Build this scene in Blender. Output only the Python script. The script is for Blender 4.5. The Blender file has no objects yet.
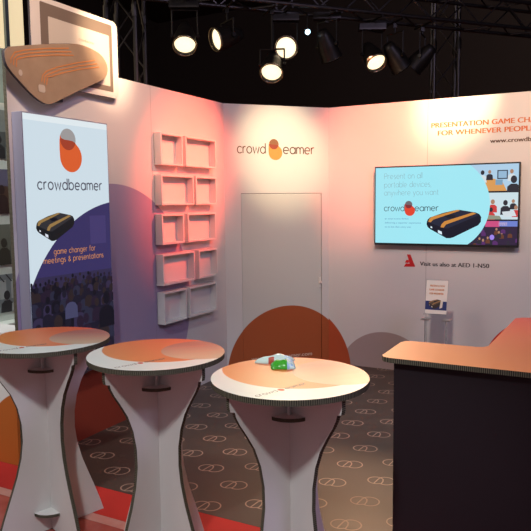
import bpy, bmesh, math, random
from mathutils import Vector, Matrix
rnd = random.Random(7)
C = bpy.context.scene.collection
PI = math.pi
Cos, Sin = math.cos, math.sin

# ------------------------------------------------------------------ place constants (metres)
XL = -3.502          # booth side wall (picture left), faces +X
YB = 6.618           # booth back wall (picture right), faces -Y
HW = 2.798           # booth wall height
CX, CY = -2.7096, 5.7422   # the diagonal closet front runs (XL,CY) -> (CX,YB)
CLO = Vector((XL, CY, 0)); CLD = Vector((CX-XL, YB-CY, 0)).normalized(); CLN = Vector((CLD.y, -CLD.x, 0))
CLW = 1.181
YAW = -0.4861
RT = Vector((Cos(YAW), -Sin(YAW), 0)); FW = Vector((Sin(YAW), Cos(YAW), 0)); UP = Vector((0, 0, 1))

# ------------------------------------------------------------------ node expressions
class E:
    def __init__(s, nt, sock): s.nt, s.s = nt, sock
    def _m(s, op, *a):
        n = s.nt.nodes.new('ShaderNodeMath'); n.operation = op
        for i, v in enumerate((s,)+a):
            if isinstance(v, E): s.nt.links.new(v.s, n.inputs[i])
            else: n.inputs[i].default_value = v
        return E(s.nt, n.outputs[0])
    def __add__(s, o): return s._m('ADD', o)
    __radd__ = __add__
    def __sub__(s, o): return s._m('SUBTRACT', o)
    def __rsub__(s, o): return (s*-1.0)._m('ADD', o)
    def __mul__(s, o): return s._m('MULTIPLY', o)
    __rmul__ = __mul__
    def __truediv__(s, o): return s._m('DIVIDE', o)
    def mod(s, o): return s._m('FLOORED_MODULO', o)
    def min(s, o): return s._m('MINIMUM', o)
    def max(s, o): return s._m('MAXIMUM', o)
    def abs(s): return s._m('ABSOLUTE')
    def sqrt(s): return s._m('SQRT')
    def sin(s): return s._m('SINE')
    def floor(s): return s._m('FLOOR')
    def gt(s, o): return s._m('GREATER_THAN', o)
    def atan2(s, o): return s._m('ARCTAN2', o)
    def clamp(s):
        r = s._m('ADD', 0.0); r.s.node.use_clamp = True; return r
def dist(x, y, cx, cy):
    a, b = x-cx, y-cy
    return (a*a+b*b).sqrt()
def inside(x, y, cx, cy, r, soft=0.004): return ((r-dist(x, y, cx, cy))/soft+0.5).clamp()
def segd(x, y, ax, ay, bx, by):
    dx, dy = bx-ax, by-ay; l2 = dx*dx+dy*dy
    t = (((x-ax)*dx+(y-ay)*dy)/l2).clamp()
    u, v = x-ax-t*dx, y-ay-t*dy
    return (u*u+v*v).sqrt()
def rgb(nt, c):
    n = nt.nodes.new('ShaderNodeRGB'); n.outputs[0].default_value = (*c, 1); return n.outputs[0]
def mix(nt, f, a, b):
    n = nt.nodes.new('ShaderNodeMix'); n.data_type = 'RGBA'
    if isinstance(f, E): nt.links.new(f.s, n.inputs['Factor'])
    else: n.inputs['Factor'].default_value = f
    for k, v in ((6, a), (7, b)):
        if isinstance(v, tuple): n.inputs[k].default_value = (*v, 1)
        else: nt.links.new(v, n.inputs[k])
    return n.outputs[2]
def mul(nt, f, a, b):
    s = mix(nt, f, a, b); s.node.blend_type = 'MULTIPLY'; return s
def new_mat(name, color=(.5, .5, .5), rough=.6, metal=0., emit=None, es=1., spec=.5, trans=0., alpha=1.):
    m = bpy.data.materials.new(name); m.use_nodes = True
    b = m.node_tree.nodes['Principled BSDF']
    b.inputs['Base Color'].default_value = (*color, 1)
    b.inputs['Roughness'].default_value = rough; b.inputs['Metallic'].default_value = metal
    b.inputs['Specular IOR Level'].default_value = spec
    b.inputs['Transmission Weight'].default_value = trans; b.inputs['Alpha'].default_value = alpha
    if emit:
        b.inputs['Emission Color'].default_value = (*emit, 1); b.inputs['Emission Strength'].default_value = es
    return m
def base_of(m): return m.node_tree, m.node_tree.nodes['Principled BSDF']
def objco(nt):
    t = nt.nodes.new('ShaderNodeTexCoord'); s = nt.nodes.new('ShaderNodeSeparateXYZ')
    nt.links.new(t.outputs['Object'], s.inputs[0])
    return [E(nt, s.outputs[i]) for i in range(3)]
def noise(nt, scale, detail=3, vec=None):
    n = nt.nodes.new('ShaderNodeTexNoise'); n.inputs['Scale'].default_value = scale; n.inputs['Detail'].default_value = detail
    if vec is None:
        t = nt.nodes.new('ShaderNodeTexCoord'); vec = t.outputs['Object']
    nt.links.new(vec, n.inputs['Vector']); return E(nt, n.outputs[0])
def setc(m, sock): m.node_tree.links.new(sock, base_of(m)[1].inputs['Base Color'])

WHITE = (.60, .575, .585)
def wall_mat(name, axes, prints, seams, base=WHITE):
    """painted board: printed circles (cx, cz, r, colour) in the wall's own axes, thin panel seams"""
    m = new_mat(name, base, .55, spec=.3); nt, b = base_of(m)
    x, y, z = objco(nt)
    u = x*axes[0]+y*axes[1]+axes[2]
    col = rgb(nt, base)
    n = noise(nt, 2.2)
    col = mul(nt, (n-.4)*.25, col, (.9, .88, .88))
    for cx, cz, r, c in prints:
        col = mix(nt, inside(u, z, cx, cz, r), col, c)
    for s in seams:
        col = mix(nt, (((u-s).abs()*-1.0+.0035)/.002).clamp()*.6, col, (.2, .17, .19))
    setc(m, col); return m
PURPLE = (.31, .245, .385)
M = {}
M['side_wall'] = wall_mat('side_wall_print', (0, 1, 0),
    [(4.024, .90, 1.055, PURPLE), (3.80, -.10, .62, (.27, .04, .02))], [4.553])  # low red circle darkened, shade put into its colour
M['closet'] = wall_mat('closet_print', (CLD.x, CLD.y, -(CLO.x*CLD.x+CLO.y*CLD.y)), [(.701, -.021, .697, (.36, .085, .028))], [])
M['back_wall'] = wall_mat('back_wall_print', (1, 0, 0),
    [(-2.061, -.133, .533, (.36, .27, .27)), (-3.187, -.06, .738, (.40, .07, .025)), (-.518, .116, .542, (.50, .03, .02))], [-1.637, -.55, .5])
M['door'] = wall_mat('closet_door_print', (CLD.x, CLD.y, -(CLO.x*CLD.x+CLO.y*CLD.y)), [(.701, -.021, .697, (.36, .085, .028))], [], base=(.55, .54, .53))
M['panel_end'] = None
def honeycomb(name, kind, freq):
    m = new_mat(name, (.3, .27, .2), .9, spec=.1); nt, b = base_of(m)
    x, y, z = objco(nt)
    if kind == 'round': c = y.atan2(x)*.34
    elif kind == 'z': c = z
    else: c = x+y
    k = ((c*freq).mod(1.0)).gt(.55)
    g = noise(nt, 60)
    col = mix(nt, k, (.150, .135, .100), (.028, .024, .020))
    col = mul(nt, g*.6, col, (.5, .5, .5))
    setc(m, col); return m
M['comb_round'] = honeycomb('honeycomb_edge_round', 'round', 110)
M['comb_z'] = honeycomb('honeycomb_edge_upright', 'z', 120)
M['comb_x'] = honeycomb('honeycomb_edge_straight', 'x', 110)
M['board'] = new_mat('white_paperboard', (.62, .60, .60), .6, spec=.3)
M['shelf'] = new_mat('white_shelf_board', (.66, .64, .63), .5)
M['alu'] = new_mat('silver_frame', (.26, .25, .34), .45, .2)
M['black'] = new_mat('black_plastic', (.012, .012, .014), .35)
M['truss'] = new_mat('dark_aluminium_tube', (.07, .062, .058), .42, .85)
M['can'] = new_mat('black_lamp_can', (.022, .018, .015), .42, .5)
M['rim'] = new_mat('bare_metal_rim', (.42, .32, .2), .3, .9)
M['steel'] = new_mat('brushed_steel', (.5, .5, .5), .3, 1.)
M['lens'] = new_mat('lit_lamp_lens', (1, .9, .7), .3, emit=(1, .80, .47), es=1.7)
M['lens_off'] = new_mat('dim_lamp_lens', (.3, .2, .1), .3, emit=(1, .62, .3), es=.5)
M['blue_led'] = new_mat('blue_white_led', (.5, .7, 1), .3, emit=(.5, .8, 1), es=5)
M['acrylic'] = new_mat('clear_acrylic', (.93, .96, .95), .06, trans=1., spec=.5)
base_of(M['acrylic'])[1].inputs['IOR'].default_value = 1.15

# ---- table print
def table_print():
    m = new_mat('tabletop_print', (.8, .8, .8), .36, spec=.55); nt, b = base_of(m)
    x, y, z = objco(nt)
    u = (x*RT.x+y*RT.y)/.34; v = (x*FW.x+y*FW.y)/.34
    white = (.62, .66, .62)
    g = ((u+v*.8+.9)/2.2).clamp()
    orange = mix(nt, g, (.60, .225, .055), (.64, .09, .032))
    st = noise(nt, 5.0, 2)
    tn = nt.nodes.new('ShaderNodeCombineXYZ')
    nt.links.new(((v-u*.35)*3.0).s, tn.inputs[0]); nt.links.new((u*.2).s, tn.inputs[1])
    streak = noise(nt, 2.2, 2, tn.outputs[0])
    mauve = mix(nt, ((v+.25)*1.3).clamp(), (.48, .34, .22), (.36, .13, .10))
    mauve = mix(nt, ((streak-.5)*5.0).clamp()*(v*.6+.15).clamp(), mauve, (.62, .16, .07))
    col = mix(nt, inside(u, v, .1, .42, .96, .012), rgb(nt, white), orange)
    col = mix(nt, inside(u, v, .64, .2, .60, .012), col, mauve)
    setc(m, col); return m
M['table_print'] = table_print()

# ---- counter print (orange to red)
def counter_print():
    m = new_mat('counter_top_print', (.6, .3, .1), .4, spec=.3); nt, b = base_of(m)
    x, y, z = objco(nt)
    f = ((dist(x, y, -.95, 2.85)-.45)/1.1).clamp()
    setc(m, mix(nt, f, (.62, .215, .062), (.46, .055, .042))); return m
M['counter_top'] = counter_print()
M['counter_front'] = new_mat('black_purple_print', (.016, .010, .015), .6, spec=.25)
M['left_counter'] = wall_mat('left_counter_print', (1, 0, 0), [(-3.40, .085, .45, (.44, .12, .022))], [], base=(.66, .67, .66))

# ---- carpets
def carpet_mat():
    m = new_mat('logo_carpet', (.05, .04, .03), .5, spec=.35); nt, b = base_of(m)
    x, y, z = objco(nt)
    DX, DY = .2735, .3185
    k = ((x+2.878)/DX+.5).floor()
    px = x+2.878-k*DX
    odd = k.mod(2.0)
    py = (y-4.537+odd*(DY/2)+DY*.5).mod(DY)-DY*.5
    a = .27
    u = px*Cos(a)+py*Sin(a); v = px*-Sin(a)+py*Cos(a)
    d1 = dist(u, v, -.031, 0)-.051; d2 = dist(u, v, .031, 0)-.057
    ring = d1.min(d2).abs()
    pts = [(-.043, -.050), (-.028, -.010), (-.013, .030), (.001, .043), (.014, .022), (.014, -.010), (.004, -.047)]
    s = None
    for p, q in zip(pts, pts[1:]):
        d = segd(u, v, *p, *q); s = d if s is None else s.min(d)
    line = ((.0040-ring.min(s))/.0016+.5).clamp()
    n = noise(nt, 1.6, 4); n2 = noise(nt, 220, 2)
    col = mix(nt, n, (.055, .038, .031), (.080, .054, .042))
    col = mul(nt, n2*.5, col, (.6, .6, .6))
    col = mix(nt, line*.85, col, (.42, .29, .22))
    setc(m, col)
    r = n*.25+.30; nt.links.new(r.s, b.inputs['Roughness'])
    return m
M['carpet'] = carpet_mat()
def red_mat(name, c1, c2, rough, scale=3.0):
    m = new_mat(name, c1, rough, spec=.4); nt, b = base_of(m)
    n = noise(nt, scale, 4); setc(m, mix(nt, ((n-.35)*2.2).clamp(), c1, c2)); return m
M['red'] = red_mat('red_carpet', (.42, .016, .012), (.50, .022, .016), .8)
M['aisle'] = red_mat('aisle_carpet_under_film', (.30, .055, .045), (.46, .12, .10), .22, 5.0)
M['tape'] = red_mat('pale_tape', (.46, .19, .17), (.54, .30, .27), .3, 8.0)
M['dark_hall'] = new_mat('hall_dark', (.045, .034, .030), .9, spec=.1)
M['dark_ceiling'] = new_mat('hall_ceiling_dark', (.04, .032, .028), .9, spec=.1)

def flat(name, c, es=0., rough=.5):
    if name in M: return M[name]
    M[name] = new_mat(name, c if not es else (.004, .004, .004), rough, emit=(c if es else None), es=es or 1., spec=.3 if not es else .1)
    return M[name]

# ------------------------------------------------------------------ mesh helpers
class MB:
    def __init__(s): s.bm = bmesh.new(); s.mats = []
    def mi(s, m):
        if m not in s.mats: s.mats.append(m)
        return s.mats.index(m)
    def face(s, pts, m):
        vs = [s.bm.verts.new(p) for p in pts]
        f = s.bm.faces.new(vs); f.material_index = s.mi(m); return f
    def prism(s, base, top, m, mside=None, mtop=None):
        a = [s.bm.verts.new(p) for p in base]; b = [s.bm.verts.new(p) for p in top]; n = len(a)
        f1 = s.bm.faces.new(a[::-1]); f2 = s.bm.faces.new(b)
        f1.material_index = s.mi(m); f2.material_index = s.mi(mtop or m)
        k = s.mi(mside or m)
        for i in range(n):
            f = s.bm.faces.new((a[i], a[(i+1) % n], b[(i+1) % n], b[i])); f.material_index = k
    def box(s, x0, x1, y0, y1, z0, z1, m, mside=None):
        p = [(x0, y0), (x1, y0), (x1, y1), (x0, y1)]
        s.prism([(*q, z0) for q in p], [(*q, z1) for q in p], m, mside)
    def obox(s, O, U, V, W, m):      # oriented box: corner O, three edge vectors
        O = Vector(O); q = [O, O+U, O+U+V, O+V]
        s.prism(q, [v+W for v in q], m)
    def tube(s, p, q, r, m, n=10, r2=None):
        p, q = Vector(p), Vector(q); d = (q-p).normalized()
        a = d.orthogonal().normalized(); b = d.cross(a); r2 = r if r2 is None else r2
        s.prism([p+(a*Cos(2*PI*i/n)+b*Sin(2*PI*i/n))*r for i in range(n)],
                [q+(a*Cos(2*PI*i/n)+b*Sin(2*PI*i/n))*r2 for i in range(n)], m)
    def lathe(s, O, D, prof, m, n=24, mats=None):   # prof: (distance along D, radius)
        O, D = Vector(O), Vector(D).normalized(); a = D.orthogonal().normalized(); b = D.cross(a)
        rings = [[s.bm.verts.new(O+D*t+(a*Cos(2*PI*i/n)+b*Sin(2*PI*i/n))*r) for i in range(n)] for t, r in prof]
        for j in range(len(rings)-1):
            k = s.mi(mats[j] if mats else m)
            for i in range(n):
                f = s.bm.faces.new((rings[j][i], rings[j][(i+1) % n], rings[j+1][(i+1) % n], rings[j+1][i])); f.material_index = k; f.smooth = True
    def path(s, pts, r, m, n=8):
        for p, q in zip(pts, pts[1:]): s.tube(p, q, r, m, n)
    def build(s, name, parent=None, bevel=0., loc=None):
        bmesh.ops.recalc_face_normals(s.bm, faces=s.bm.faces) if not getattr(s, 'keep', False) else None
        me = bpy.data.meshes.new(name); s.bm.to_mesh(me); s.bm.free()
        for m in s.mats: me.materials.append(m)
        o = bpy.data.objects.new(name, me); C.objects.link(o)
        if parent: o.parent = parent
        if loc: o.location = loc
        if bevel:
            b = o.modifiers.new('bevel', 'BEVEL'); b.width = bevel; b.segments = 2; b.limit_method = 'ANGLE'
        return o
def tag(o, label, cat, group=None):
    o['label'] = label; o['category'] = cat
    if group: o['group'] = group
    return o
def thing(name, label, cat, loc=(0, 0, 0), group=None, rz=0.):
    o = bpy.data.objects.new(name, None); C.objects.link(o); o.location = loc; o.rotation_euler.z = rz
    o.empty_display_size = .1
    return tag(o, label, cat, group)
def struct(o): o['kind'] = 'structure'; return o

# ------------------------------------------------------------------ flat prints
def clip(poly, rect):
    x0, x1, y0, y1 = rect
    for ax, lim, sg in ((0, x0, 1), (0, x1, -1), (1, y0, 1), (1, y1, -1)):
        out = []
        for i in range(len(poly)):
            p, q = poly[i-1], poly[i]
            ip, iq = (p[ax]-lim)*sg >= 0, (q[ax]-lim)*sg >= 0
            if ip != iq:
                t = (lim-p[ax])/(q[ax]-p[ax]); out.append((p[0]+(q[0]-p[0])*t, p[1]+(q[1]-p[1])*t))
            if iq: out.append(q)
        poly = out
        if len(poly) < 3: return []
    return poly
def ring(cx, cy, rx, ry=None, n=48, a0=0, a1=2*PI):
    ry = ry or rx; full = abs(a1-a0-2*PI) < 1e-6
    return [(cx+rx*Cos(a0+(a1-a0)*i/(n if full else n-1)), cy+ry*Sin(a0+(a1-a0)*i/(n if full else n-1))) for i in range(n)]
def arc(cx, cy, r, a0, a1, n=9): return [(cx+r*Cos(math.radians(a0+(a1-a0)*i/(n-1))), cy+r*Sin(math.radians(a0+(a1-a0)*i/(n-1)))) for i in range(n)]
O_ = arc(.5, .5, .5, 0, 360, 17)
G = {'o': ([O_], 1.0), 'c': ([arc(.5, .5, .5, 42, 318, 13)], .88), 'r': ([[(0, 0), (0, 1)], arc(.4, .6, .4, 180, 70, 6)], .52),
     'w': ([[(0, 1), (.32, 0), (.64, .9), (.96, 0), (1.28, 1)]], 1.28), 'd': ([O_, [(1, 0), (1, 1.55)]], 1.0), 'b': ([O_, [(0, 0), (0, 1.55)]], 1.0),
     'e': ([[(0, .5), (1, .5)]+arc(.5, .5, .5, 0, 312, 14)[1:]], 1.0), 'a': ([O_, [(1, 0), (1, 1)]], 1.0),
     'm': ([[(0, 0), (0, 1)], arc(.33, .67, .33, 180, 0, 8)+[(.66, 0)], arc(.99, .67, .33, 180, 0, 8)+[(1.32, 0)]], 1.32),
     'n': ([[(0, 0), (0, 1)], arc(.4, .6, .4, 180, 0, 8)+[(.8, 0)]], .8), 'h': ([[(0, 0), (0, 1.55)], arc(.4, .6, .4, 180, 0, 8)+[(.8, 0)]], .8),
     'u': ([[(0, 1)]+arc(.4, .4, .4, 180, 360, 8)+[(.8, 1), (.8, 0)]], .8), 'g': ([O_, [(1, 1), (1, -.1)]+arc(.5, -.05, .5, 0, -140, 8)], 1.0),
     'p': ([O_, [(0, 1), (0, -.5)]], 1.0), 's': ([arc(.32, .74, .26, 50, 270, 8)+arc(.32, .24, .26, 90, -140, 8)], .62),
     't': ([[(.2, 1.4), (.2, .2), (.35, 0), (.5, 0)], [(0, 1), (.5, 1)]], .5), 'l': ([[(0, 0), (0, 1.55)]], .05),
     'i': ([[(0, 0), (0, 1)], [(0, 1.36), (0, 1.46)]], .05), 'v': ([[(0, 1), (.42, 0), (.84, 1)]], .84), 'y': ([[(0, 1), (.42, 0)], [(.84, 1), (.25, -.5)]], .84),
     'f': ([[(.2, 0), (.2, 1.2)]+arc(.47, 1.25, .27, 180, 80, 5), [(0, 1), (.5, 1)]], .5), ',': ([[(.1, .08), (0, -.22)]], .1), '.': ([[(0, 0), (0, .08)]], .05),
     '&': ([[(1.0, 0), (.25, 1.0)]+arc(.48, 1.12, .24, 200, -20, 7)+[(.55, .8), (.1, .45)]+arc(.4, .3, .32, 160, 300, 7)+[(.95, .5)]], 1.0),
     'P': ([[(0, 0), (0, 1.5), (.45, 1.5)]+arc(.5, 1.1, .4, 90, -90, 8)+[(0, .7)]], .9), ' ': ([], .45), '@': ([O_], 1.0)}
def stroke_poly(pts, w):
    L, R = [], []
    n = len(pts)
    for i in range(n):
        a, b = Vector(pts[max(0, i-1)]), Vector(pts[min(n-1, i+1)])
        if i == 0: a = Vector(pts[0]); b = Vector(pts[1])
        if i == n-1: a = Vector(pts[-2]); b = Vector(pts[-1])
        t = (b-a); t = t.normalized() if t.length > 1e-9 else Vector((1, 0))
        k = 1.
        if 0 < i < n-1:
            t1 = (Vector(pts[i])-Vector(pts[i-1])).normalized(); k = 1/max(.45, abs(t1.dot(t)))
        nn = Vector((-t.y, t.x))*w*.5*k; p = Vector(pts[i])
        L.append(p+nn); R.append(p-nn)
    return L, R
class Flat:
    """a print: coloured shapes on the plane O + u*U + v*V, a fraction of a millimetre proud of it"""
    def __init__(s, O, U, V, rect=None, step=.0004, start=.0008):
        s.O, s.U, s.V = Vector(O), Vector(U).normalized(), Vector(V).normalized(); s.N = s.U.cross(s.V)
        s.rect, s.h, s.step = rect, start, step; s.mb = MB(); s.mb.keep = True
    def P(s, u, v, h=0): return s.O+s.U*u+s.V*v+s.N*(s.h+h)
    def up(s, n=1): s.h += n*s.step; return s
    def poly(s, pts, m):
        pts = [tuple(p) for p in pts]
        if s.rect: pts = clip(pts, s.rect)
        if len(pts) >= 3: s.mb.face([s.P(*p) for p in pts], m)
    def rectf(s, x0, x1, y0, y1, m): s.poly([(x0, y0), (x1, y0), (x1, y1), (x0, y1)], m)
    def stroke(s, pts, w, m):
        L, R = stroke_poly(pts, w)
        for i in range(len(pts)-1): s.poly([R[i], R[i+1], L[i+1], L[i]], m)
    def width(s, txt, gap=.26): return sum(G[c][1]+gap for c in txt)-gap
    def text(s, txt, u0, v0, m, u1=None, xh=None, w=.15, gap=.26):
        n = s.width(txt, gap); sx = (u1-u0)/n if u1 is not None else xh; sy = xh or sx
        x = 0.
        for c in txt:
            for pl in G[c][0]:
                s.stroke([(u0+(x+a)*sx, v0+b*sy) for a, b in pl], w*min(sx, sy), m)
            x += G[c][1]+gap
        return u0+x*sx
    def font(s, txt, u0, v0, u1, m, cap=None, bold=True):
        if bold:
            d = (cap or .03)*.05; s.font(txt, u0-d, v0, u1-d, m, cap, False); s.up(); s.font(txt, u0+d, v0, u1+d, m, cap, False); s.up(); return
        cu = bpy.data.curves.new('lettering', 'FONT'); cu.body = txt; ob = bpy.data.objects.new('lettering', cu); C.objects.link(ob)
        dg = bpy.context.evaluated_depsgraph_get(); ev = ob.evaluated_get(dg); me = ev.to_mesh()
        xs = [v.co.x for v in me.vertices]; x0, x1 = min(xs), max(xs); sx = (u1-u0)/(x1-x0); sy = cap/.73 if cap else sx
        vs = [s.mb.bm.verts.new(s.P(u0+(v.co.x-x0)*sx, v0+v.co.y*sy)) for v in me.vertices]
        k = s.mb.mi(m)
        for p in me.polygons:
            try: f = s.mb.bm.faces.new([vs[i] for i in p.vertices]); f.material_index = k
            except ValueError: pass
        ev.to_mesh_clear(); bpy.data.objects.remove(ob); bpy.data.curves.remove(cu)
    def build(s, name, parent=None): return s.mb.build(name, parent)

def emblem(f, cx, cz, s, grey, orange, dark):
    """two overlapping discs: small grey one above, larger orange one below, wavy darker overlap"""
    g = ring(cx-.025*s, cz+.103*s, .075*s); q = lambda p: (cx+p[0]*s, cz+p[1]*s)
    wave = [(-.099, .128), (-.088, .108), (-.06, .099), (-.02, .098), (.02, .094), (.046, .082)]
    f.poly(g, grey); f.up()
    f.poly([q((-.099, .128)), q((-.106, .09)), q((-.108, .03))]+ring(cx, cz-.02*s, .106*s, n=30, a0=PI, a1=2*PI+1.0)+[q(p) for p in wave[:0:-1]], orange); f.up()
    f.poly(ring(cx-.025*s, cz+.103*s, .075*s, n=20, a0=-.284, a1=-PI)+[q(p) for p in wave[1:5]], dark); f.up()
DEV = [(55, 165), (62, 148), (80, 133), (180, 100), (270, 80), (300, 78), (420, 98), (445, 108), (460, 130), (458, 165), (440, 190), (260, 280), (235, 288), (205, 288), (80, 222), (60, 205), (52, 185)]
def device(f, u0, u1, v0, v1, body, side, stripe, glow):
    X = lambda p: (u0+(p[0]-52)/408*(u1-u0), v1-(p[1]-78)/210*(v1-v0))
    f.poly([X(p) for p in DEV], side); f.up()
    f.poly([X(p) for p in [(60, 155), (80, 135), (290, 79), (430, 103), (440, 118), (250, 200), (215, 215), (190, 215), (70, 172)]], body); f.up()
    f.poly([X(p) for p in [(66, 168), (84, 170), (104, 150), (305, 84), (285, 77), (90, 130), (72, 146)]], stripe)
    f.poly([X(p) for p in [(160, 207), (184, 210), (202, 186), (424, 106), (400, 97), (190, 163), (168, 184)]], stripe)
    f.poly([X(p) for p in [(140, 228), (170, 240), (172, 262), (142, 250)]], glow)
    f.poly([X(p) for p in [(84, 200), (96, 204), (96, 216), (84, 212)]], glow)
    f.poly([X(p) for p in [(190, 118), (262, 112), (282, 135), (215, 142)]], flat('print_device_label', (.01, .012, .03)))
    f.up()

# ================================================================== THE SETTING
mb = MB(); mb.box(-12, 8, -3, 16, -.06, 0, M['aisle']); struct(mb.build('floor'))
mb = MB(); mb.box(-12, 8, -3, 16, 7.0, 7.1, M['dark_ceiling']); struct(mb.build('ceiling'))
for nm, b in (('wall_hall_rear', (-12, 8, 15.8, 16)), ('wall_hall_left', (-12, -11.8, -3, 15.8)), ('wall_hall_right', (7.8, 8, -3, 15.8))):
    mb = MB(); mb.box(*b, 0, 7.0, M['dark_hall']); struct(mb.build(nm))
TH = .03
mb = MB(); mb.box(XL-TH, XL, 3.04, CY, 0, HW, M['side_wall'], None)
for f in mb.bm.faces:
    if all(abs(v.co.y-3.04) < 1e-5 for v in f.verts): f.material_index = mb.mi(M['comb_z'])
wall_left = struct(mb.build('wall_left'))
mb = MB(); mb.box(CX, 1.6, YB, YB+TH, 0, HW, M['back_wall']); wall_back = struct(mb.build('wall_back'))
mb = MB()
D0, D1, DZ = .178, 1.098, 1.888
def cbox(u0, u1, z0, z1, n0, n1, m):
    mb.obox(CLO+CLD*u0+CLN*n0+UP*z0, CLD*(u1-u0), CLN*(n1-n0), UP*(z1-z0), m)
cbox(0, D0, 0, HW, -TH, 0, M['closet']); cbox(D1, CLW, 0, HW, -TH, 0, M['closet']); cbox(D0, D1, DZ, HW, -TH, 0, M['closet'])
wall_corner = struct(mb.build('wall_corner'))
mb = MB(); cbox(D0+.004, D1-.006, .006, DZ-.004, -.029, -.006, M['door']); door = struct(mb.build('door_1'))
mb = MB(); cbox(1.062, 1.086, .86, .97, -.006, .010, M['shelf']); cbox(1.066, 1.082, .905, .925, .010, .045, M['shelf'])
mb.build('door_handle', door, .002)

# lettering on the closet front
ink = flat('ink_brown_grey', (.10, .055, .04)); ink_or = flat('ink_orange', (.55, .13, .03)); ink_gr = flat('ink_charcoal', (.05, .045, .05))
f = Flat(CLO, CLD, UP)
xh = .068
f.text('crowd', .145, 2.302, ink, u1=.452, xh=xh, w=.20)
f.text('eamer', .655, 2.302, ink, u1=1.008, xh=xh, w=.20)
emblem(f, .566, 2.325, .72, flat('print_brown', (.22, .10, .05)), flat('print_amber', (.55, .24, .06)), flat('print_dark_red', (.25, .05, .03)))
f.build('logo_lettering', wall_corner)
f = Flat(CLO, CLD, UP, start=.0012); f.font('www.crowdbeamer.com', .27, .105, .975, flat('ink_pale', (.62, .42, .34)), cap=.045)
o = f.build('web_address_lettering', wall_corner)
# back wall lettering
f = Flat((0, YB, 0), (1, 0, 0), UP)
f.font('PRESENTATION GAME CHANGER', -1.600, 2.516, -.42, ink_or, cap=.050)
f.font('FOR WHENEVER PEOPLE MEET', -1.535, 2.437, -.42, ink_or, cap=.050)
f.font('www.crowdbeamer.com', -1.034, 2.340, -.36, ink, cap=.042)
f.build('slogan_lettering', wall_back)
f = Flat((0, YB, 0), (1, 0, 0), UP)
redp = flat('ink_red', (.50, .015, .02))
f.poly([(-1.868, 1.110), (-1.748, 1.114), (-1.756, 1.140), (-1.845, 1.146)], redp); f.up()
f.poly([(-1.800, 1.112), (-1.748, 1.114), (-1.798, 1.240), (-1.836, 1.240), (-1.822, 1.200)], redp); f.up()
f.poly([(-1.856, 1.154), (-1.818, 1.150), (-1.812, 1.180), (-1.840, 1.184)], redp)
f.build('triangle_mark', wall_back)
f = Flat((0, YB, 0), (1, 0, 0), UP); f.font('Visit us also at AED 1-N50', -1.698, 1.128, -1.018, ink_gr, cap=.044); f.build('visit_lettering', wall_back)

# ================================================================== CARPETS
mb = MB(); mb.prism([(-3.50, 3.02, .0004), (1.58, 3.02, .0004), (1.58, YB-.004, .0004), (CX+.006, YB-.004, .0004), (XL+.004, CY, .0004)],
                    [(-3.50, 3.02, .002), (1.58, 3.02, .002), (1.58, YB-.004, .002), (CX+.006, YB-.004, .002), (XL+.004, CY, .002)], M['carpet'])
tag(mb.build('booth_carpet'), 'dark brown glossy carpet printed all over with linked circle logos, inside the booth', 'carpet')
mb = MB(); mb.box(-6, 1.58, 2.735, 3.018, .0004, .002, M['red']); tag(mb.build('red_carpet_strip'), 'bright red carpet strip running along the front edge of the logo carpet', 'carpet')
mb = MB(); mb.box(-6, 1.58, 2.66, 2.733, .0004, .0016, M['tape']); tag(mb.build('floor_tape'), 'pale pinkish tape band on the floor in front of the red carpet strip', 'tape')

# ================================================================== LIGHTBOX
LX = XL+.10
BY0, BY1, BZ0, BZ1 = 3.066, 3.8885, .55, 2.405
root = thing('lightbox', 'tall white and purple lit advertising lightbox on the side wall behind the leftmost table', 'lightbox', (XL, BY0, BZ0))
mb = MB(); mb.box(.001, .094, 0, BY1-BY0, 0, BZ1-BZ0, M['alu']); mb.build('frame', root, .003)
ES = .92
W_ = flat('backlit_white', (.66, .78, .86), ES); NV = flat('backlit_navy', (.042, .033, .125), ES); NV2 = flat('backlit_violet', (.060, .045, .16), ES)
GRY = flat('backlit_grey', (.36, .34, .34), ES); ORG = flat('backlit_orange', (.74, .12, .03), ES); DRK = flat('backlit_dark_red', (.38, .055, .025), ES)
INK = flat('backlit_ink', (.075, .075, .11), ES); OTX = flat('backlit_orange_text', (.62, .25, .10), ES)
rect = (0+.008, BY1-BY0-.008, .008, BZ1-BZ0-.008)
f = Flat((.0945, 0, 0), (0, 1, 0), UP, rect)
Y = lambda y: y-BY0
Z = lambda z: z-BZ0
f.rectf(0, 2, 0, 3, W_); f.up()
f.rectf(0, 2, BZ1-BZ0-.05, BZ1-BZ0, flat('backlit_top_glow', (.80, .88, .92), ES)); f.up()
# purple disc photo with crowd
pc = ring(Y(4.03), Z(.76), 1.058, n=120)
f.poly(pc, NV); f.up()
f.poly([(p[0], min(p[1], Z(1.30))) for p in pc], flat('backlit_crowd_haze', (.034, .027, .075), ES)); f.up()
f.rectf(Y(3.66), Y(3.83), Z(1.50), Z(1.71), NV2); f.up()
tones = [flat('crowd_%s' % n, c, ES) for n, c in (('black', (.008, .007, .014)), ('ink', (.013, .011, .024)), ('brown', (.026, .017, .020)), ('slate', (.024, .024, .050)), ('violet', (.034, .026, .065)), ('plum', (.020, .012, .028)))]
def person_print(u, v, s, body, hair):
    sh = [(u-1.25*s, v-3.2*s), (u-1.2*s, v-1.6*s), (u-.8*s, v-1.05*s), (u-.3*s, v-.85*s), (u+.3*s, v-.85*s), (u+.8*s, v-1.05*s), (u+1.2*s, v-1.6*s), (u+1.25*s, v-3.2*s)]
    f.poly(sh, body); f.up(); f.poly(ring(u, v, .55*s, .72*s, n=18), hair); f.up()
f.step = .00006
f.rectf(0, 2, 0, Z(1.22), tones[1]); f.up()
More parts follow.
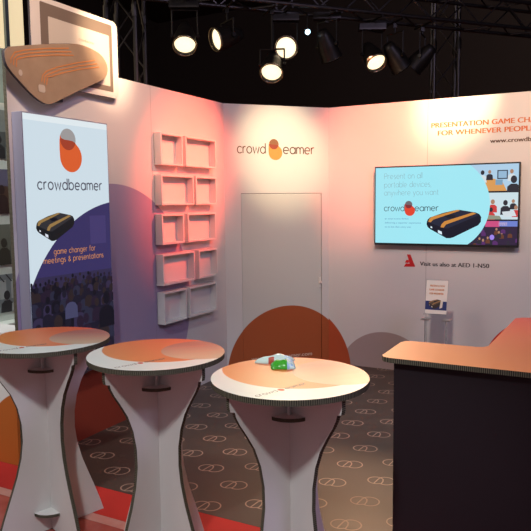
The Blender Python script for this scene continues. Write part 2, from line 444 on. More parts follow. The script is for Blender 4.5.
for row, (zz, s, n) in enumerate([(1.27, .020, 22), (1.22, .026, 18), (1.15, .034, 13), (1.06, .044, 10), (.95, .058, 7), (.80, .078, 5)]):
    for i in range(n):
        u = (i+.5+rnd.uniform(-.3, .3))/n*.83; v = Z(zz)+rnd.uniform(-.02, .02)
        person_print(u, v, s*rnd.uniform(.85, 1.15), rnd.choice(tones), rnd.choice(tones[:3]+[tones[5]]))
person_print(Y(3.43), Z(1.14), .05, flat('crowd_pale_shirt', (.06, .06, .13), ES), tones[2])
person_print(Y(3.30), Z(.97), .075, tones[1], tones[2])
for i in range(7): f.rectf(Y(3.20)+i*.026, Y(3.206)+i*.026, Z(.68), Z(.875), tones[4])
for i in range(6): f.rectf(Y(3.20), Y(3.37), Z(.70)+i*.03, Z(.705)+i*.03, tones[4])
f.up(); f.poly([(Y(3.515), Z(.885)), (Y(3.58), Z(.885)), (Y(3.572), Z(.79)), (Y(3.53), Z(.80))], flat('crowd_tablet', (.16, .15, .62), ES)); f.up()
person_print(Y(3.80), Z(1.08), .07, tones[0], tones[0])
f.step = .0003; f.up()
emblem(f, Y(3.485), Z(2.149), 1.0, GRY, ORG, DRK)
f.text('crowdbeamer', Y(3.165), Z(1.899), INK, u1=Y(3.79), xh=.050, w=.21, gap=.36)
f.text('game changer for', Y(3.285), Z(1.452), OTX, u1=Y(3.695), xh=.026, w=.19, gap=.34)
f.text('meetings & presentations', Y(3.19), Z(1.393), OTX, u1=Y(3.78), xh=.026, w=.19, gap=.34); f.up()
device(f, Y(3.135), Y(3.49), Z(1.545), Z(1.738), flat('backlit_device_top', (.035, .033, .038), ES), flat('backlit_device_side', (.012, .012, .015), ES), flat('backlit_device_stripe', (.33, .20, .07), ES), flat('backlit_device_glow', (.75, .8, .9), ES))
f.build('graphic', root)

# ================================================================== WALL SHELVES
def shelf(y0, y1, z0, z1, label):
    r = thing('box_shelf', label, 'shelf', (XL+.001, y0, z0), 'white box shelves on the side wall')
    d, t, w, h = .078, .017, y1-y0, z1-z0
    mb = MB(); mb.box(0, .006, 0, w, 0, h, M['shelf']); mb.build('back_panel', r)
    for nm, b in (('bottom_board', (0, d, 0, w, 0, t)), ('top_board', (0, d, 0, w, h-t, h)), ('side_board', (0, d, 0, t, t, h-t)), ('side_board', (0, d, w-t, w, t, h-t))):
        mb = MB(); mb.box(*b, M['shelf']); mb.build(nm, r, .0015)
rows = [('top row', 2.128, 2.405, [(4.580, 4.905), (4.950, 5.470)]), ('second row from the top', 1.778, 2.045, [(4.575, 5.070), (5.105, 5.468)]),
        ('middle row', 1.433, 1.700, [(4.568, 4.900), (4.962, 5.447)]), ('fourth row from the top', 1.073, 1.348, [(4.567, 5.061), (5.132, 5.464)]),
        ('bottom row', .727, 1.013, [(4.570, 4.918), (4.965, 5.442)])]
for nm, z0, z1, pr in rows:
    a, b = pr
    wide = (a[1]-a[0]) > (b[1]-b[0])
    shelf(*a, z0, z1, 'white box shelf, the %s left one in the %s' % ('wider' if wide else 'narrower', nm))
    shelf(*b, z0, z1, 'white box shelf, the %s right one in the %s' % ('narrower' if wide else 'wider', nm))

# ================================================================== CUT-OUT BOARDS ON TOP OF THE SIDE WALL
def board(r, name, pts, x0, x1, mface, medge):
    mb = MB(); mb.prism([(x0, y, z) for y, z in pts], [(x1, y, z) for y, z in pts], mface, medge); return mb.build(name, r, .003)
def rrect(y0, y1, z0, z1, r, n=7):
    P = []
    for cx, cy, a in ((y1-r, z1-r, 0), (y0+r, z1-r, 90), (y0+r, z0+r, 180), (y1-r, z0+r, 270)):
        P += arc(cx, cy, r, a, a+90, n)
    return P
bez = new_mat('tablet_bezel_print', (.62, .57, .55), .5); dk = new_mat('cutout_edge_dark', (.05, .04, .05), .7)
r = thing('tablet_cutout', 'large white tablet-shaped display board standing above the side wall top edge', 'display board', (XL, 3.2, 2.62))
board(r, 'bezel', [(y-3.2, z-2.62) for y, z in rrect(3.215, 4.085, 2.615, 3.20, .05)], .035, .055, bez, dk)
f = Flat((.055, 0, 0), (0, 1, 0), UP)
f.poly([(y-3.2, z-2.62) for y, z in rrect(3.30, 4.02, 2.66, 3.165, .01)], new_mat('tablet_frame_print', (.16, .12, .10), .5)); f.up(2)
f.poly([(y-3.2, z-2.62) for y, z in rrect(3.37, 3.985, 2.70, 3.08, .006)], new_mat('tablet_screen_print', (.52, .46, .41), .5)); f.up(2)
f.text('crowdbeamer', .46, .36, flat('tablet_logo_ink', (.35, .27, .22)), u1=.62, w=.2)
f.build('screen_print', r)
mb = MB(); mb.box(.0002, .035, .3, .42, .02, .14, dk); mb.build('bracket', r)
dv = thing('device_cutout', 'glare-browned rounded device-shaped display board with orange stripe bands, overlapping the tablet board', 'display board', (XL, 2.95, 2.47))
mdev = new_mat('device_cutout_glare_print', (.34, .24, .17), .5); nt, b = base_of(mdev)  # dark print lightened to brown, veiling glare put into its colour
n = noise(nt, 9, 4); setc(mdev, mix(nt, n, (.25, .17, .115), (.38, .27, .19)))
def cat_close(pts, k=5):
    out = []; n = len(pts)
    for i in range(n):
        p0, p1, p2, p3 = (Vector(pts[(i+j-1) % n]) for j in range(4))
        for s in range(k):
            t = s/k; out.append(tuple(.5*((2*p1)+(p2-p0)*t+(2*p0-5*p1+4*p2-p3)*t*t+(3*p1-p0-3*p2+p3)*t**3)))
    return out
outl = [(2.945, 2.71), (2.945, 2.76), (2.975, 2.79), (3.03, 2.806), (3.22, 2.855), (3.41, 2.90), (3.62, 2.935), (3.80, 2.915), (3.88, 2.865), (3.90, 2.80), (3.86, 2.735), (3.74, 2.675), (3.585, 2.605), (3.44, 2.535), (3.34, 2.488), (3.29, 2.474), (3.24, 2.480), (3.16, 2.515), (3.04, 2.60), (2.965, 2.665)]
board(dv, 'board', [(y-2.95, z-2.47) for y, z in cat_close(outl)], .085, .11, mdev, dk)
f = Flat((.11, -2.95, -2.47), (0, 1, 0), UP, start=.003)
so = flat('cutout_orange_band', (.55, .22, .08))
for k in range(3):
    d = k*.022
    f.stroke([(2.985+d, 2.69-d*.3), (2.99+d, 2.725), (3.02+d, 2.765-d*.6), (3.10+d, 2.795-d*.7), (3.30+d, 2.845-d*.8), (3.50+d, 2.885-d*.9)], .008, so)
    f.stroke([(3.235+d, 2.615-d*.3), (3.245+d, 2.655), (3.28+d, 2.69-d*.6), (3.38+d, 2.735-d*.7), (3.56+d, 2.795-d*.8), (3.76+d, 2.85-d*.9)], .008, so)
pale = flat('cutout_pale_window', (.50, .42, .36))
f.poly(rrect(3.205, 3.265, 2.545, 2.595, .015), pale); f.poly(ring(3.06, 2.645, .016, .020), pale)
f.build('stripe_print', dv)
mb = MB(); mb.box(.0002, .085, .42, .50, .04, .14, dk); mb.build('bracket', dv)

# ================================================================== TV
TY = YB-.08
tv = thing('television', 'wide flat screen television on the back wall showing a light blue advert', 'television', (-2.1626, TY, 1.3391))
TW, THT = 1.4192, .8072
mb = MB(); mb.box(0, TW, .002, .04, 0, THT, M['black']); mb.build('housing', tv, .004)
mb = MB(); mb.box(.45, .95, .04, .079, .2, .6, M['black']); mb.build('wall_mount', tv)
ET = 1.0
rect = (.014, TW-.014, .022, THT-.014)
f = Flat((0, .0015, 0), (1, 0, 0), UP, rect, step=.0001, start=.0002)
X = lambda x: x+2.1626
Zt = lambda z: z-1.3391
def scr(n, c): return flat('screen_'+n, c, ET)
f.rectf(0, 2, 0, 1, scr('black', (.012, .012, .02))); f.up()
# three photo tiles at the right
f.rectf(X(-1.3), 2, Zt(1.878), 1, scr('office', (.42, .62, .80))); f.up()
f.poly([(X(-1.12), Zt(1.99)), (X(-.98), Zt(1.995)), (X(-.90), Zt(1.96)), (X(-.86), Zt(1.878)), (X(-1.2), Zt(1.878))], scr('desk', (.70, .33, .10)))
f.rectf(X(-.95), X(-.855), Zt(1.99), Zt(2.075), scr('monitor_edge', (.03, .035, .06))); f.up()
f.rectf(X(-.94), X(-.865), Zt(2.0), Zt(2.066), scr('monitor', (.30, .48, .66)))
f.rectf(X(-.965), X(-.90), Zt(1.935), Zt(1.985), scr('laptop', (.20, .35, .50)))
def who(u, v, s, body, head):
    f.poly([(u-1.2*s, v-3*s), (u-1.1*s, v-1.3*s), (u-.5*s, v-.8*s), (u+.5*s, v-.8*s), (u+1.1*s, v-1.3*s), (u+1.2*s, v-3*s)], body); f.up(); f.poly(ring(u, v, .55*s, .7*s, n=16), head); f.up()
dkp = scr('dark_person', (.03, .028, .04)); skin = scr('skin', (.42, .22, .14)); redc = scr('red_shirt', (.60, .05, .05)); wht = scr('white_shirt', (.66, .72, .76))
who(X(-1.085), Zt(2.055), .032, wht, dkp); who(X(-1.02), Zt(2.06), .026, dkp, skin); who(X(-.82), Zt(2.06), .03, wht, skin)
who(X(-.80), Zt(1.985), .052, dkp, dkp); f.up()
f.rectf(X(-1.3), 2, Zt(1.607), Zt(1.862), scr('bright_room', (.60, .74, .80))); f.up()
who(X(-.985), Zt(1.775), .034, redc, skin); who(X(-.87), Zt(1.765), .038, dkp, dkp); who(X(-.80), Zt(1.78), .026, dkp, skin); who(X(-1.0), Zt(1.70), .032, redc, dkp); who(X(-.775), Zt(1.72), .03, redc, skin)
f.poly([(X(-.90), Zt(1.68)), (X(-.79), Zt(1.69)), (X(-.77), Zt(1.64)), (X(-.88), Zt(1.63))], wht)
f.poly([(X(-1.05), Zt(1.607)), (X(-1.03), Zt(1.65)), (X(-.92), Zt(1.64)), (X(-.90), Zt(1.607))], scr('sofa', (.28, .30, .22))); f.up()
f.rectf(X(-1.3), 2, 0, Zt(1.592), scr('night', (.035, .02, .05))); f.up()
f.rectf(X(-1.05), X(-.92), Zt(1.535), Zt(1.592), scr('stage_red', (.60, .08, .22))); f.rectf(X(-.92), 2, Zt(1.54), Zt(1.592), scr('stage_blue', (.16, .22, .62))); f.rectf(X(-.93), X(-.85), Zt(1.548), Zt(1.58), scr('stage_screen', (.5, .4, .62))); f.up()
for i in range(22):
    who(X(-1.18+.43*rnd.random()), Zt(1.38+.15*rnd.random()), .018, rnd.choice([dkp, scr('purple_person', (.10, .03, .14)), scr('brown_person', (.14, .05, .03))]), rnd.choice([dkp, skin]))
f.poly(ring(X(-.985), Zt(1.435), .022, .026, n=14), scr('lilac_glow', (.36, .24, .85))); f.up()
# light left part with a bulging right edge
CY_ = scr('ice_blue', (.36, .80, .90))
f.rectf(0, X(-1.486), 0, 1, CY_); f.poly(ring(X(-1.486), Zt(1.75), .476, n=96), CY_); f.up()
tx = scr('grey_text', (.26, .44, .50))
f.text('Present on all', X(-2.055), Zt(2.018), tx, u1=X(-1.665), xh=.037, w=.12)
f.text('portable devices,', X(-2.055), Zt(1.932), tx, u1=X(-1.575), xh=.037, w=.12)
f.text('anywhere you want', X(-2.055), Zt(1.85), tx, u1=X(-1.502), xh=.037, w=.12); f.up()
ik = scr('ink', (.045, .085, .11))
f.text('crowd', X(-2.055), Zt(1.690), ik, u1=X(-1.845), xh=.042, w=.17); f.text('eamer', X(-1.735), Zt(1.690), ik, u1=X(-1.50), xh=.042, w=.17)
emblem(f, X(-1.787), Zt(1.703), .50, scr('emblem_grey', (.16, .13, .15)), scr('emblem_red', (.75, .06, .03)), scr('emblem_dark', (.22, .03, .04)))
st = scr('small_text', (.20, .45, .62))
f.font('an easy access device', X(-2.048), Zt(1.604), X(-1.80), st, cap=.018); f.font('delivering a superior experience', X(-2.048), Zt(1.562), X(-1.67), st, cap=.018); f.font('to no less than every user', X(-2.048), Zt(1.520), X(-1.77), st, cap=.018); f.up()
device(f, X(-1.615), X(-1.088), Zt(1.420), Zt(1.70), scr('device_top', (.020, .022, .045)), scr('device_side', (.010, .010, .022)), scr('device_stripe', (.62, .25, .05)), scr('device_glow', (.7, .85, .95)))
f.build('screen', tv)

# ================================================================== BAR TABLES
HT, RTOP = 1.07, .332
PROF = [(0, .308), (.06, .290), (.14, .262), (.24, .224), (.34, .187), (.44, .160), (.53, .148), (.62, .150), (.71, .167), (.79, .198), (.855, .238), (.905, .272), (.938, .290), (.960, .296), (.966, .318), (.985, .322), (1.027, .322)]
def bar_table(x, y, az, label, R=RTOP):
    k = R/.336
    r = thing('bar_table', label, 'table', (x, y, .002), 'white honeycomb-board bar tables')
    mb = MB(); n = 72
    mb.prism([(R*Cos(2*PI*i/n), R*Sin(2*PI*i/n), HT-.026) for i in range(n)], [(R*Cos(2*PI*i/n), R*Sin(2*PI*i/n), HT-.002) for i in range(n)], M['board'], M['comb_round'], M['table_print'])
    top = mb.build('tabletop', r)
    # printed logo line on the pale crescent
    d = Vector((.50, .42)).normalized(); U = RT*d.x+FW*d.y; V = UP.cross(U)
    O = (RT*-.40+FW*-.86)*R+UP*(HT-.002)
    f = Flat(O, U, V, start=.0004, step=.0002)
    tk = flat('table_logo_ink', (.17, .12, .11))
    f.text('crowd', 0, 0, tk, u1=.105, w=.2); f.text('eamer', .150, 0, tk, u1=.26, w=.2); f.poly(ring(.127, .010, .013, .016, n=18), flat('table_logo_red', (.50, .07, .03)))
    f.build('logo_lettering', top)
    for a in (az, az-PI/2):
        d = Vector((Cos(a), Sin(a), 0)); nrm = Vector((-d.y, d.x, 0))*.010
        mb = MB(); pts = [(rr*k, z) for z, rr in PROF]+[(-rr*k, z) for z, rr in PROF[::-1]]
        P = [d*u+UP*(z*(HT-.0265)/1.027) for u, z in pts]
        mb.prism([p-nrm for p in P], [p+nrm for p in P], M['board'], M['comb_z']); mb.build('cross_panel', r)
    for z in (.905, .105):
        mb = MB(); n = 32; rr = .108
        mb.prism([(rr*Cos(2*PI*i/n), rr*Sin(2*PI*i/n), z) for i in range(n)], [(rr*Cos(2*PI*i/n), rr*Sin(2*PI*i/n), z+.016) for i in range(n)], M['board'], M['comb_round'])
        mb.build('locking_disc', r)
    q = Vector((Cos(az+PI*1.25), Sin(az+PI*1.25), 0))*.05
    mb = MB(); mb.box(q.x-.006, q.x+.006, q.y-.006, q.y+.006, .921, HT-.027, M['board']); mb.build('support_peg', r)
    return r
bar_table(-2.687, 2.506, math.radians(73), 'white bar table with orange printed top in front of the purple lightbox', .345)
bar_table(-1.928, 2.500, math.radians(79), 'white bar table with orange printed top in front of the box shelves, nothing on it', .332)
bar_table(-1.158, 2.399, math.radians(66), 'white bar table with the green plastic packet lying on it, nearest the black counter', .331)

# ---- packet on the third table
pk = MB(); NX, NY = 26, 16
def packet(name, label, cx, cy, w, h, ang, thick, colf, z, seed, parent=None, taper=0.):
    mb = MB(); rr = random.Random(seed); ph = [rr.uniform(0, 6) for _ in range(8)]
    ca, sa = Cos(ang), Sin(ang); g = {}
    for side in (1, -1):
        for i in range(NX+1):
            for j in range(NY+1):
                s, t = i/NX*2-1, j/NY*2-1
                lift = 1-taper*.55*(1-s)/2; bulge = lift*max(0, (1-abs(s)**2.6))**.6*max(0, (1-abs(t)**2.4))**.6
                cr = .16*math.sin(4*s+2*t+ph[0])*math.sin(3*t-2*s+ph[1])+.07*math.sin(9*s+ph[2]+4*t)*math.sin(7*t+ph[3])
                zz = thick*(.12+bulge*(1+cr)*(1 if side > 0 else .0)) if side > 0 else 0.
                wob = 1+.05*math.sin(6*t+ph[4])*abs(s)
                wx, wy = s*w/2*wob, t*h/2*(1+.06*math.sin(5*s+ph[5]))*(1-taper*(1-s)/2)+taper*.012*(s-1)
                g[side, i, j] = mb.bm.verts.new((wx*ca-wy*sa, wx*sa+wy*ca, zz))
    for side in (1, -1):
        for i in range(NX):
            for j in range(NY):
                q = [g[side, i, j], g[side, i+1, j], g[side, i+1, j+1], g[side, i, j+1]]
                f = mb.bm.faces.new(q if side > 0 else q[::-1]); f.smooth = True; f.material_index = mb.mi(colf((i+.5)/NX, (j+.5)/NY))
    for i in range(NX):
        for j in (0, NY):
            f = mb.bm.faces.new((g[1, i, j], g[1, i+1, j], g[-1, i+1, j], g[-1, i, j])); f.material_index = mb.mi(colf((i+.5)/NX, j/NY))
    for j in range(NY):
        for i in (0, NX):
            f = mb.bm.faces.new((g[1, i, j], g[1, i, j+1], g[-1, i, j+1], g[-1, i, j])); f.material_index = mb.mi(colf(i/NX, (j+.5)/NY))
    o = mb.build(name, parent); o.location = (cx, cy, z); return o
gr = new_mat('glossy_green_film', (.05, .36, .03), .25); pw = new_mat('pale_aqua_film', (.55, .72, .68), .25); bl = new_mat('light_blue_film', (.32, .50, .72), .25); mint = new_mat('mint_film', (.25, .62, .40), .25); rd = new_mat('red_film', (.45, .08, .05), .3)
pr = thing('snack_packet', 'crumpled green and pale blue plastic packet lying on the right bar table', 'packet', (-1.298, 2.548, HT+.0003))
def col_front(s, t):
    if s < .66: return gr
    d = (math.sin(37*s+11*t)+math.sin(23*t-9*s))
    return bl if d > .3 else pw
def col_back(s, t):
    if t > .80 and .45 < s < .8: return mint
    if s > .78: return bl if math.sin(30*s+20*t) > -.2 else pw
    if t < .22 and .34 < s < .5: return rd
    return pw
a = math.atan2(RT.y, RT.x)
pA = RT*.030+FW*-.045; pB = RT*-.005+FW*.05
packet('front_fold', '', pA.x, pA.y, .105, .085, a+.02, .030, col_front, 0, 3, pr)
packet('back_fold', '', pB.x, pB.y, .170, .105, a-.10, .036, col_back, 0, 5, pr, .8)

# ================================================================== COUNTERS
ct = thing('reception_counter', 'L-shaped counter with orange top and black front at the right', 'counter', (0, 0, .002))
P = [(-.949, 3.00), (-.935, 2.972), (-.90, 2.958), (.10, 2.958), (.10, 4.36), (-.40, 4.36), (-.455, 4.345), (-.495, 4.30), (-.520, 3.42), (-.540, 3.385), (-.575, 3.372), (-.90, 3.372), (-.935, 3.355), (-.949, 3.32)]
mb = MB(); mb.prism([(*p, 1.026) for p in P], [(*p, 1.05) for p in P], M['board'], M['comb_x'], M['counter_top']); mb.build('counter_top', ct)
mb = MB(); mb.box(-.888, .06, 2.992, 3.016, 0, 1.0255, M['counter_front']); mb.build('front_panel', ct, .001)
mb = MB(); mb.box(-.888, -.864, 3.0165, 3.33, 0, 1.0255, M['counter_front']); mb.build('side_panel', ct, .001)
mb = MB(); mb.box(-.48, -.456, 3.36, 4.28, 0, 1.0255, M['counter_front']); mb.build('inner_panel', ct, .001)
mb = MB(); mb.box(.036, .06, 3.0165, 4.32, 0, 1.0255, M['counter_front']); mb.build('end_panel', ct, .001)
lc = thing('side_counter', 'low white counter with a big orange circle at the left edge', 'counter', (0, 0, .003))
mb = MB(); mb.box(-4.5, -3.535, 3.02, 3.09, 0, .905, M['left_counter']); mb.build('front_panel', lc)
mb = MB(); mb.box(-4.5, -3.534, 3.015, 3.25, .9055, .926, M['board']); mb.build('counter_top', lc)

# ================================================================== LEAFLET STAND
sx, sy = -1.41, 6.12
sd = thing('acrylic_stand', 'clear acrylic leaflet stand in front of the back wall, behind the counter', 'stand', (sx, sy, .002))
mb = MB(); mb.box(-.15, .15, -.12, .12, 0, .012, M['acrylic']); mb.build('base', sd, .002)
mb = MB(); mb.box(-.100, -.094, -.04, .04, .012, .66, M['acrylic']); mb.build('side_leg', sd)
mb = MB(); mb.box(.094, .100, -.04, .04, .012, .66, M['acrylic']); mb.build('side_leg', sd)
ac2 = M['acrylic']
mb = MB(); mb.box(-.094, .094, -.004, .004, .012, .72, ac2); mb.build('back_panel', sd)
mb = MB(); mb.box(-.135, -.060, -.05, .05, .662, .672, M['steel']); mb.build('clip', sd)
mb = MB(); mb.box(.060, .135, -.05, .05, .662, .672, M['steel']); mb.build('clip', sd)
tilt = Vector((0, .22, 1)).normalized(); back = Vector((0, 1, -.22)).normalized()
mb = MB(); mb.obox(Vector((-.105, -.03, .725)), Vector((.21, 0, 0)), back*.004, tilt*.33, ac2); mb.build('holder_back', sd)
mb = MB(); mb.obox(Vector((-.105, -.065, .722)), Vector((.21, 0, 0)), back*.04, tilt*.006, ac2); mb.build('holder_lip', sd)
lf = thing('leaflet', 'white leaflet with orange text and dark blue photo band, in the acrylic stand', 'leaflet', (sx, sy, .002))
cream = new_mat('leaflet_paper', (.78, .74, .68), .5)
lo = Vector((-.100, -.037, .730))
mb = MB(); mb.obox(lo, Vector((.20, 0, 0)), back*.005, tilt*.315, cream); mb.build('sheet', lf)
f = Flat(lo, (1, 0, 0), tilt, start=.0006)
f.rectf(0, .20, .035, .118, flat('leaflet_navy', (.02, .035, .16))); f.up()
lor = flat('leaflet_orange', (.60, .24, .10))
f.font('PRESENTATION', .035, .255, .17, lor, cap=.018); f.font('GAME CHANGER', .03, .218, .17, lor, cap=.018); f.font('FOR WHENEVER', .035, .181, .165, lor, cap=.018)
device(f, .03, .165, .045, .135, flat('leaflet_device_top', (.10, .07, .05)), flat('leaflet_device_side', (.04, .03, .03)), flat('leaflet_stripe', (.35, .2, .08)), flat('leaflet_glow', (.8, .75, .65)))
f.poly([(.135, .05), (.16, .06), (.165, .12), (.145, .13), (.14, .09)], flat('leaflet_hand', (.72, .66, .58)))
f.build('print', lf)

# ================================================================== NEIGHBOURING STAND AT THE FAR LEFT
teal = new_mat('teal_grey_wall', (.20, .29, .28), .6)
NXX = -4.6
nw = thing('neighbour_wall', 'teal grey wall of the next stand with a column of photographs, far left', 'wall panel', (NXX, 2.6, 0))
mb = MB(); mb.box(-.04, 0, 0, 2.2, 0, 3.12, teal); mb.build('panel', nw)
wb = new_mat('white_band', (.62, .66, .62), .6)
mb = MB(); mb.box(.0005, .004, 0, 2.2, .80, 2.66, wb); mb.build('mount_board', nw)
mb = MB(); mb.box(.0005, .16, .9, 1.36, .70, .798, wb); mb.build('ledge', nw)
pics = [('black and white office scene photograph, topmost in the column on the teal wall', 2.19, 2.60, [(.10, .11, .11), (.03, .03, .035), (.25, .27, .26)]),
        ('brown street scene photograph with standing people, second from the top on the teal wall', 1.72, 2.10, [(.10, .055, .04), (.04, .02, .02), (.13, .12, .2)]),
        ('photograph of a person holding a blue tablet, third from top on the teal wall', 1.28, 1.63, [(.16, .17, .14), (.05, .045, .035), (.08, .15, .38)]),
        ('photograph of people seated by bright windows, lowest in the column on the teal wall', .87, 1.20, [(.22, .25, .27), (.04, .04, .045), (.42, .45, .46)])]
for i, (lab, z0, z1, cs) in enumerate(pics):
    pp = tag(None or thing('photo_print', lab, 'photo', (NXX+.0045, 3.3, z0), 'photographs on the neighbouring wall'), lab, 'photo', 'photographs on the neighbouring wall')
    a_, b_, c_ = (new_mat('photo_tone', c, .5) for c in cs)
    mb = MB(); mb.box(0, .004, 0, .95, 0, z1-z0, a_); mb.build('print_board', pp)
    f = Flat((.004, 0, 0), (0, 1, 0), UP, (0, .95, 0, z1-z0), step=.0002)
    h = z1-z0
    if i == 3:
        for q in range(5): f.rectf(.06+q*.19, .20+q*.19, h*.35, h*.85, c_)
        f.up()
        for q in range(12): f.stroke([(.02+q*.08, h), (.08+q*.08, h*.8)], .012, b_)
        f.up()
    elif i == 1: f.rectf(0, .95, h*.62, h, c_); f.up()
    elif i == 0: f.rectf(0, .95, h*.55, h, c_); f.up()
    for q in range(6):
        u = .12+q*.15+rnd.uniform(-.03, .03); v = h*rnd.uniform(.40, .6); s = .055
        f.poly([(u-1.2*s, 0), (u-1.1*s, v-1.3*s), (u-.5*s, v-.8*s), (u+.5*s, v-.8*s), (u+1.1*s, v-1.3*s), (u+1.2*s, 0)], b_ if q % 2 else c_); f.up(); f.poly(ring(u, v, .6*s, .75*s, n=14), b_); f.up()
    f.build('picture', pp)
cm = new_mat('cream_glow_panel', (.75, .62, .38), .6, emit=(1.0, .80, .48), es=.8)  # panels glow evenly by their own material
teal2 = new_mat('teal_post', (.20, .25, .25), .6)
cp = thing('cream_panel_wall', 'tall cream glowing panels behind the teal wall, top left corner', 'wall panel', (-6.2, 4.885, 0))
for k, (a_, b_, mm, nm) in enumerate([(-.6, .50, cm, 'panel'), (.505, .555, teal2, 'post'), (.57, .79, cm, 'panel')]):
    mb = MB(); mb.box(-.05 if nm == 'panel' else -.02, .0 if nm == 'panel' else .03, a_, b_, .0, 4.6, mm); mb.build(nm, cp)

# ================================================================== TRUSS AND STAGE LAMPS
TD = Vector((.665, .747, 0)).normalized(); TN = Vector((TD.y, -TD.x, 0))     # truss runs parallel to the closet front
T0 = Vector((-4.35, 5.10, 0))
def box_truss(r, A, D, S1, S2, L, side, cr=.022, br=.010, step=.34):
    k = 0
    ch = [A+S1*(a*side)+S2*(b*side) for a, b in ((0, 0), (1, 0), (1, 1), (0, 1))]
    for c in ch:
        mb = MB(); mb.tube(c, c+D*L, cr, M['truss'], 12); mb.build('chord', r)
    mb = MB(); n = int(L/step)
    for i in range(4):
        p, q = ch[i], ch[(i+1) % 4]
        for j in range(n):
            a_, b_ = (p, q) if j % 2 == 0 else (q, p)
            mb.tube(a_+D*(L*j/n), b_+D*(L*(j+1)/n), br, M['truss'], 6)
        for j in (0, n): mb.tube(p+D*(L*j/n), q+D*(L*j/n), br, M['truss'], 6)
    o = mb.build('lacing', r); return o
tr = thing('lighting_truss', 'dark box truss carrying the stage lamps above the booth corner', 'truss', T0+UP*3.86)
box_truss(tr, -TD*.6-TN*.15, TD, TN, UP, 6.2, .30)
def tower(p, label, L):
    r = thing('truss_tower', label, 'truss', p, 'truss towers behind the booth')
    q = Vector(p); s = .30
    D1v = Vector((Cos(.35), Sin(.35), 0)); D2v = Vector((-Sin(.35), Cos(.35), 0))
    box_truss(r, Vector((0, 0, .02)), UP, D1v, D2v, L, s, .024, .010, .38)
    mb = MB(); mb.obox(-D1v*.1-D2v*.1, D1v*.5, D2v*.5, UP*.018, M['truss']); mb.build('base_plate', r)
    for zc in (3.75,):
        for a_, b_ in ((0, 0), (1, 0), (1, 1), (0, 1)):
            mb = MB(); c = D1v*(a_*s)+D2v*(b_*s)+UP*zc; mb.tube(c-UP*.06, c+UP*.06, .034, M['truss'], 10); mb.build('coupler', r)
tower((-2.03, 8.48, 0), 'dark truss tower rising behind the back wall above the television', 6.0)
tower((-4.62, 5.32, 0), 'dark truss tower behind the side wall, right of the tablet board', 6.0)

def lamp(p, aim, label, lit=True, plate=True):
    p = Vector(p); d = (RT*aim[0]+UP*aim[1]+FW*aim[2]).normalized()
    r = thing('stage_lamp', label, 'spotlight', p, 'stage lamps hanging from the truss')
    mb = MB(); mb.lathe(-d*.17, d, [(0, .001), (0, .055), (.05, .075), (.10, .088), (.16, .104), (.19, .112), (.30, .115), (.315, .122), (.325, .122), (.325, .110), (.295, .106)], M['can'], 28)
    mb.build('can', r)
    mb = MB(); mb.lathe(d*.140, d, [(0, .112), (.0, .1235), (.020, .1235), (.020, .112), (0, .112)], M['rim'] if lit else M['can'], 28); mb.build('rim', r)
    mb = MB(); mb.lathe(d*.120, d, [(0, .105), (.012, .08), (.018, .04), (.020, .0005)], M['lens'] if lit else M['lens_off'], 24); mb.build('lens', r)
    ax = d.cross(UP); ax = ax.normalized() if ax.length > .1 else RT.copy()
    top = 3.86-.15*0
    h = 3.835-p.z
    mb = MB()
    for s in (1, -1):
        mb.tube(ax*(.128*s), ax*(.128*s)+UP*(min(h-.04, .26 if plate or not lit else .16)), .009, M['can'], 8); mb.tube(ax*(.114*s), ax*(.146*s), .022, M['can'], 10)
    hh = min(h-.04, .26 if plate or not lit else .16)
    mb.tube(ax*-.136+UP*hh, ax*.136+UP*hh, .010, M['can'], 8); mb.build('yoke', r)
    mb = MB(); mb.tube(UP*hh, UP*h, .012, M['can'], 8); mb.obox(-RT*.02-FW*.02+UP*(h-.075), RT*.04, FW*.04, UP*.05, M['can']); mb.build('clamp', r)
    nn = (p-T0).dot(TN)
    mb = MB(); mb.tube(TN*(-.19-nn)+UP*(h-.0095), TN*(.19-nn)+UP*(h-.0095), .0125, M['can'], 10); mb.build('hanger_bar', r)
    if plate:
        mb = MB(); mb.obox(-RT*.15-FW*.06+UP*(hh+.012), RT*.30, FW*.12, UP*.07, M['can']); mb.build('ballast_box', r)
        mb = MB(); mb.obox(-RT*.15-FW*.064+UP*(hh+.012), RT*.30, FW*.003, UP*.016, M['truss']); mb.build('trim_plate', r)
    return r
lamps = [((-3.877, 5.638, 3.48), (.05, -.72, -.62), 'lit stage lamp pointing down at the far left end of the row', True, True),
         ((-3.596, 6.010, 3.52), (-.80, -.30, -.50), 'lit stage lamp turned sideways to the left, second in the row', True, False),
         ((-3.160, 6.490, 3.455), (.05, -.22, -.95), 'lit stage lamp facing the viewer, upper one of the pair above the closet', True, True),
         ((-3.215, 6.290, 3.245), (-.08, -.70, -.68), 'lit stage lamp pointing down, lower one of the pair above the closet', True, False),
         ((-2.832, 6.877, 3.52), (.38, -.80, .42), 'dim stage lamp turned away, right of the paired lamps', False, True),
         ((-2.453, 7.298, 3.45), (.25, -.72, -.62), 'lit stage lamp pointing down, above the join of closet and back wall', True, True),
         ((-2.235, 7.460, 3.44), (.55, -.72, .35), 'dim stage lamp tilted to the right, left one of the crossed pair', False, False),
         ((-2.000, 7.780, 3.46), (-.60, -.62, .30), 'dim stage lamp tilted to the left, right one of the crossed pair', False, False)]
for l in lamps: lamp(*l)
mb = MB(); mb.lathe((-2.98, 6.68, 3.63), -FW, [(0, .0005), (.001, .022), (.04, .028), (.05, .02), (.055, .0005)], M['blue_led'], 14)
tag(mb.build('indicator_light'), 'small blue-white light hanging between the stage lamps', 'light')
mb = MB(); mb.path([Vector((-2.985, 6.68, 3.655)), Vector((-2.985, 6.68, 3.70)), Vector((-2.975, 6.67, 3.838))], .006, M['can']); tag(mb.build('light_cable'), 'thin black cable holding the small blue-white light', 'cable')

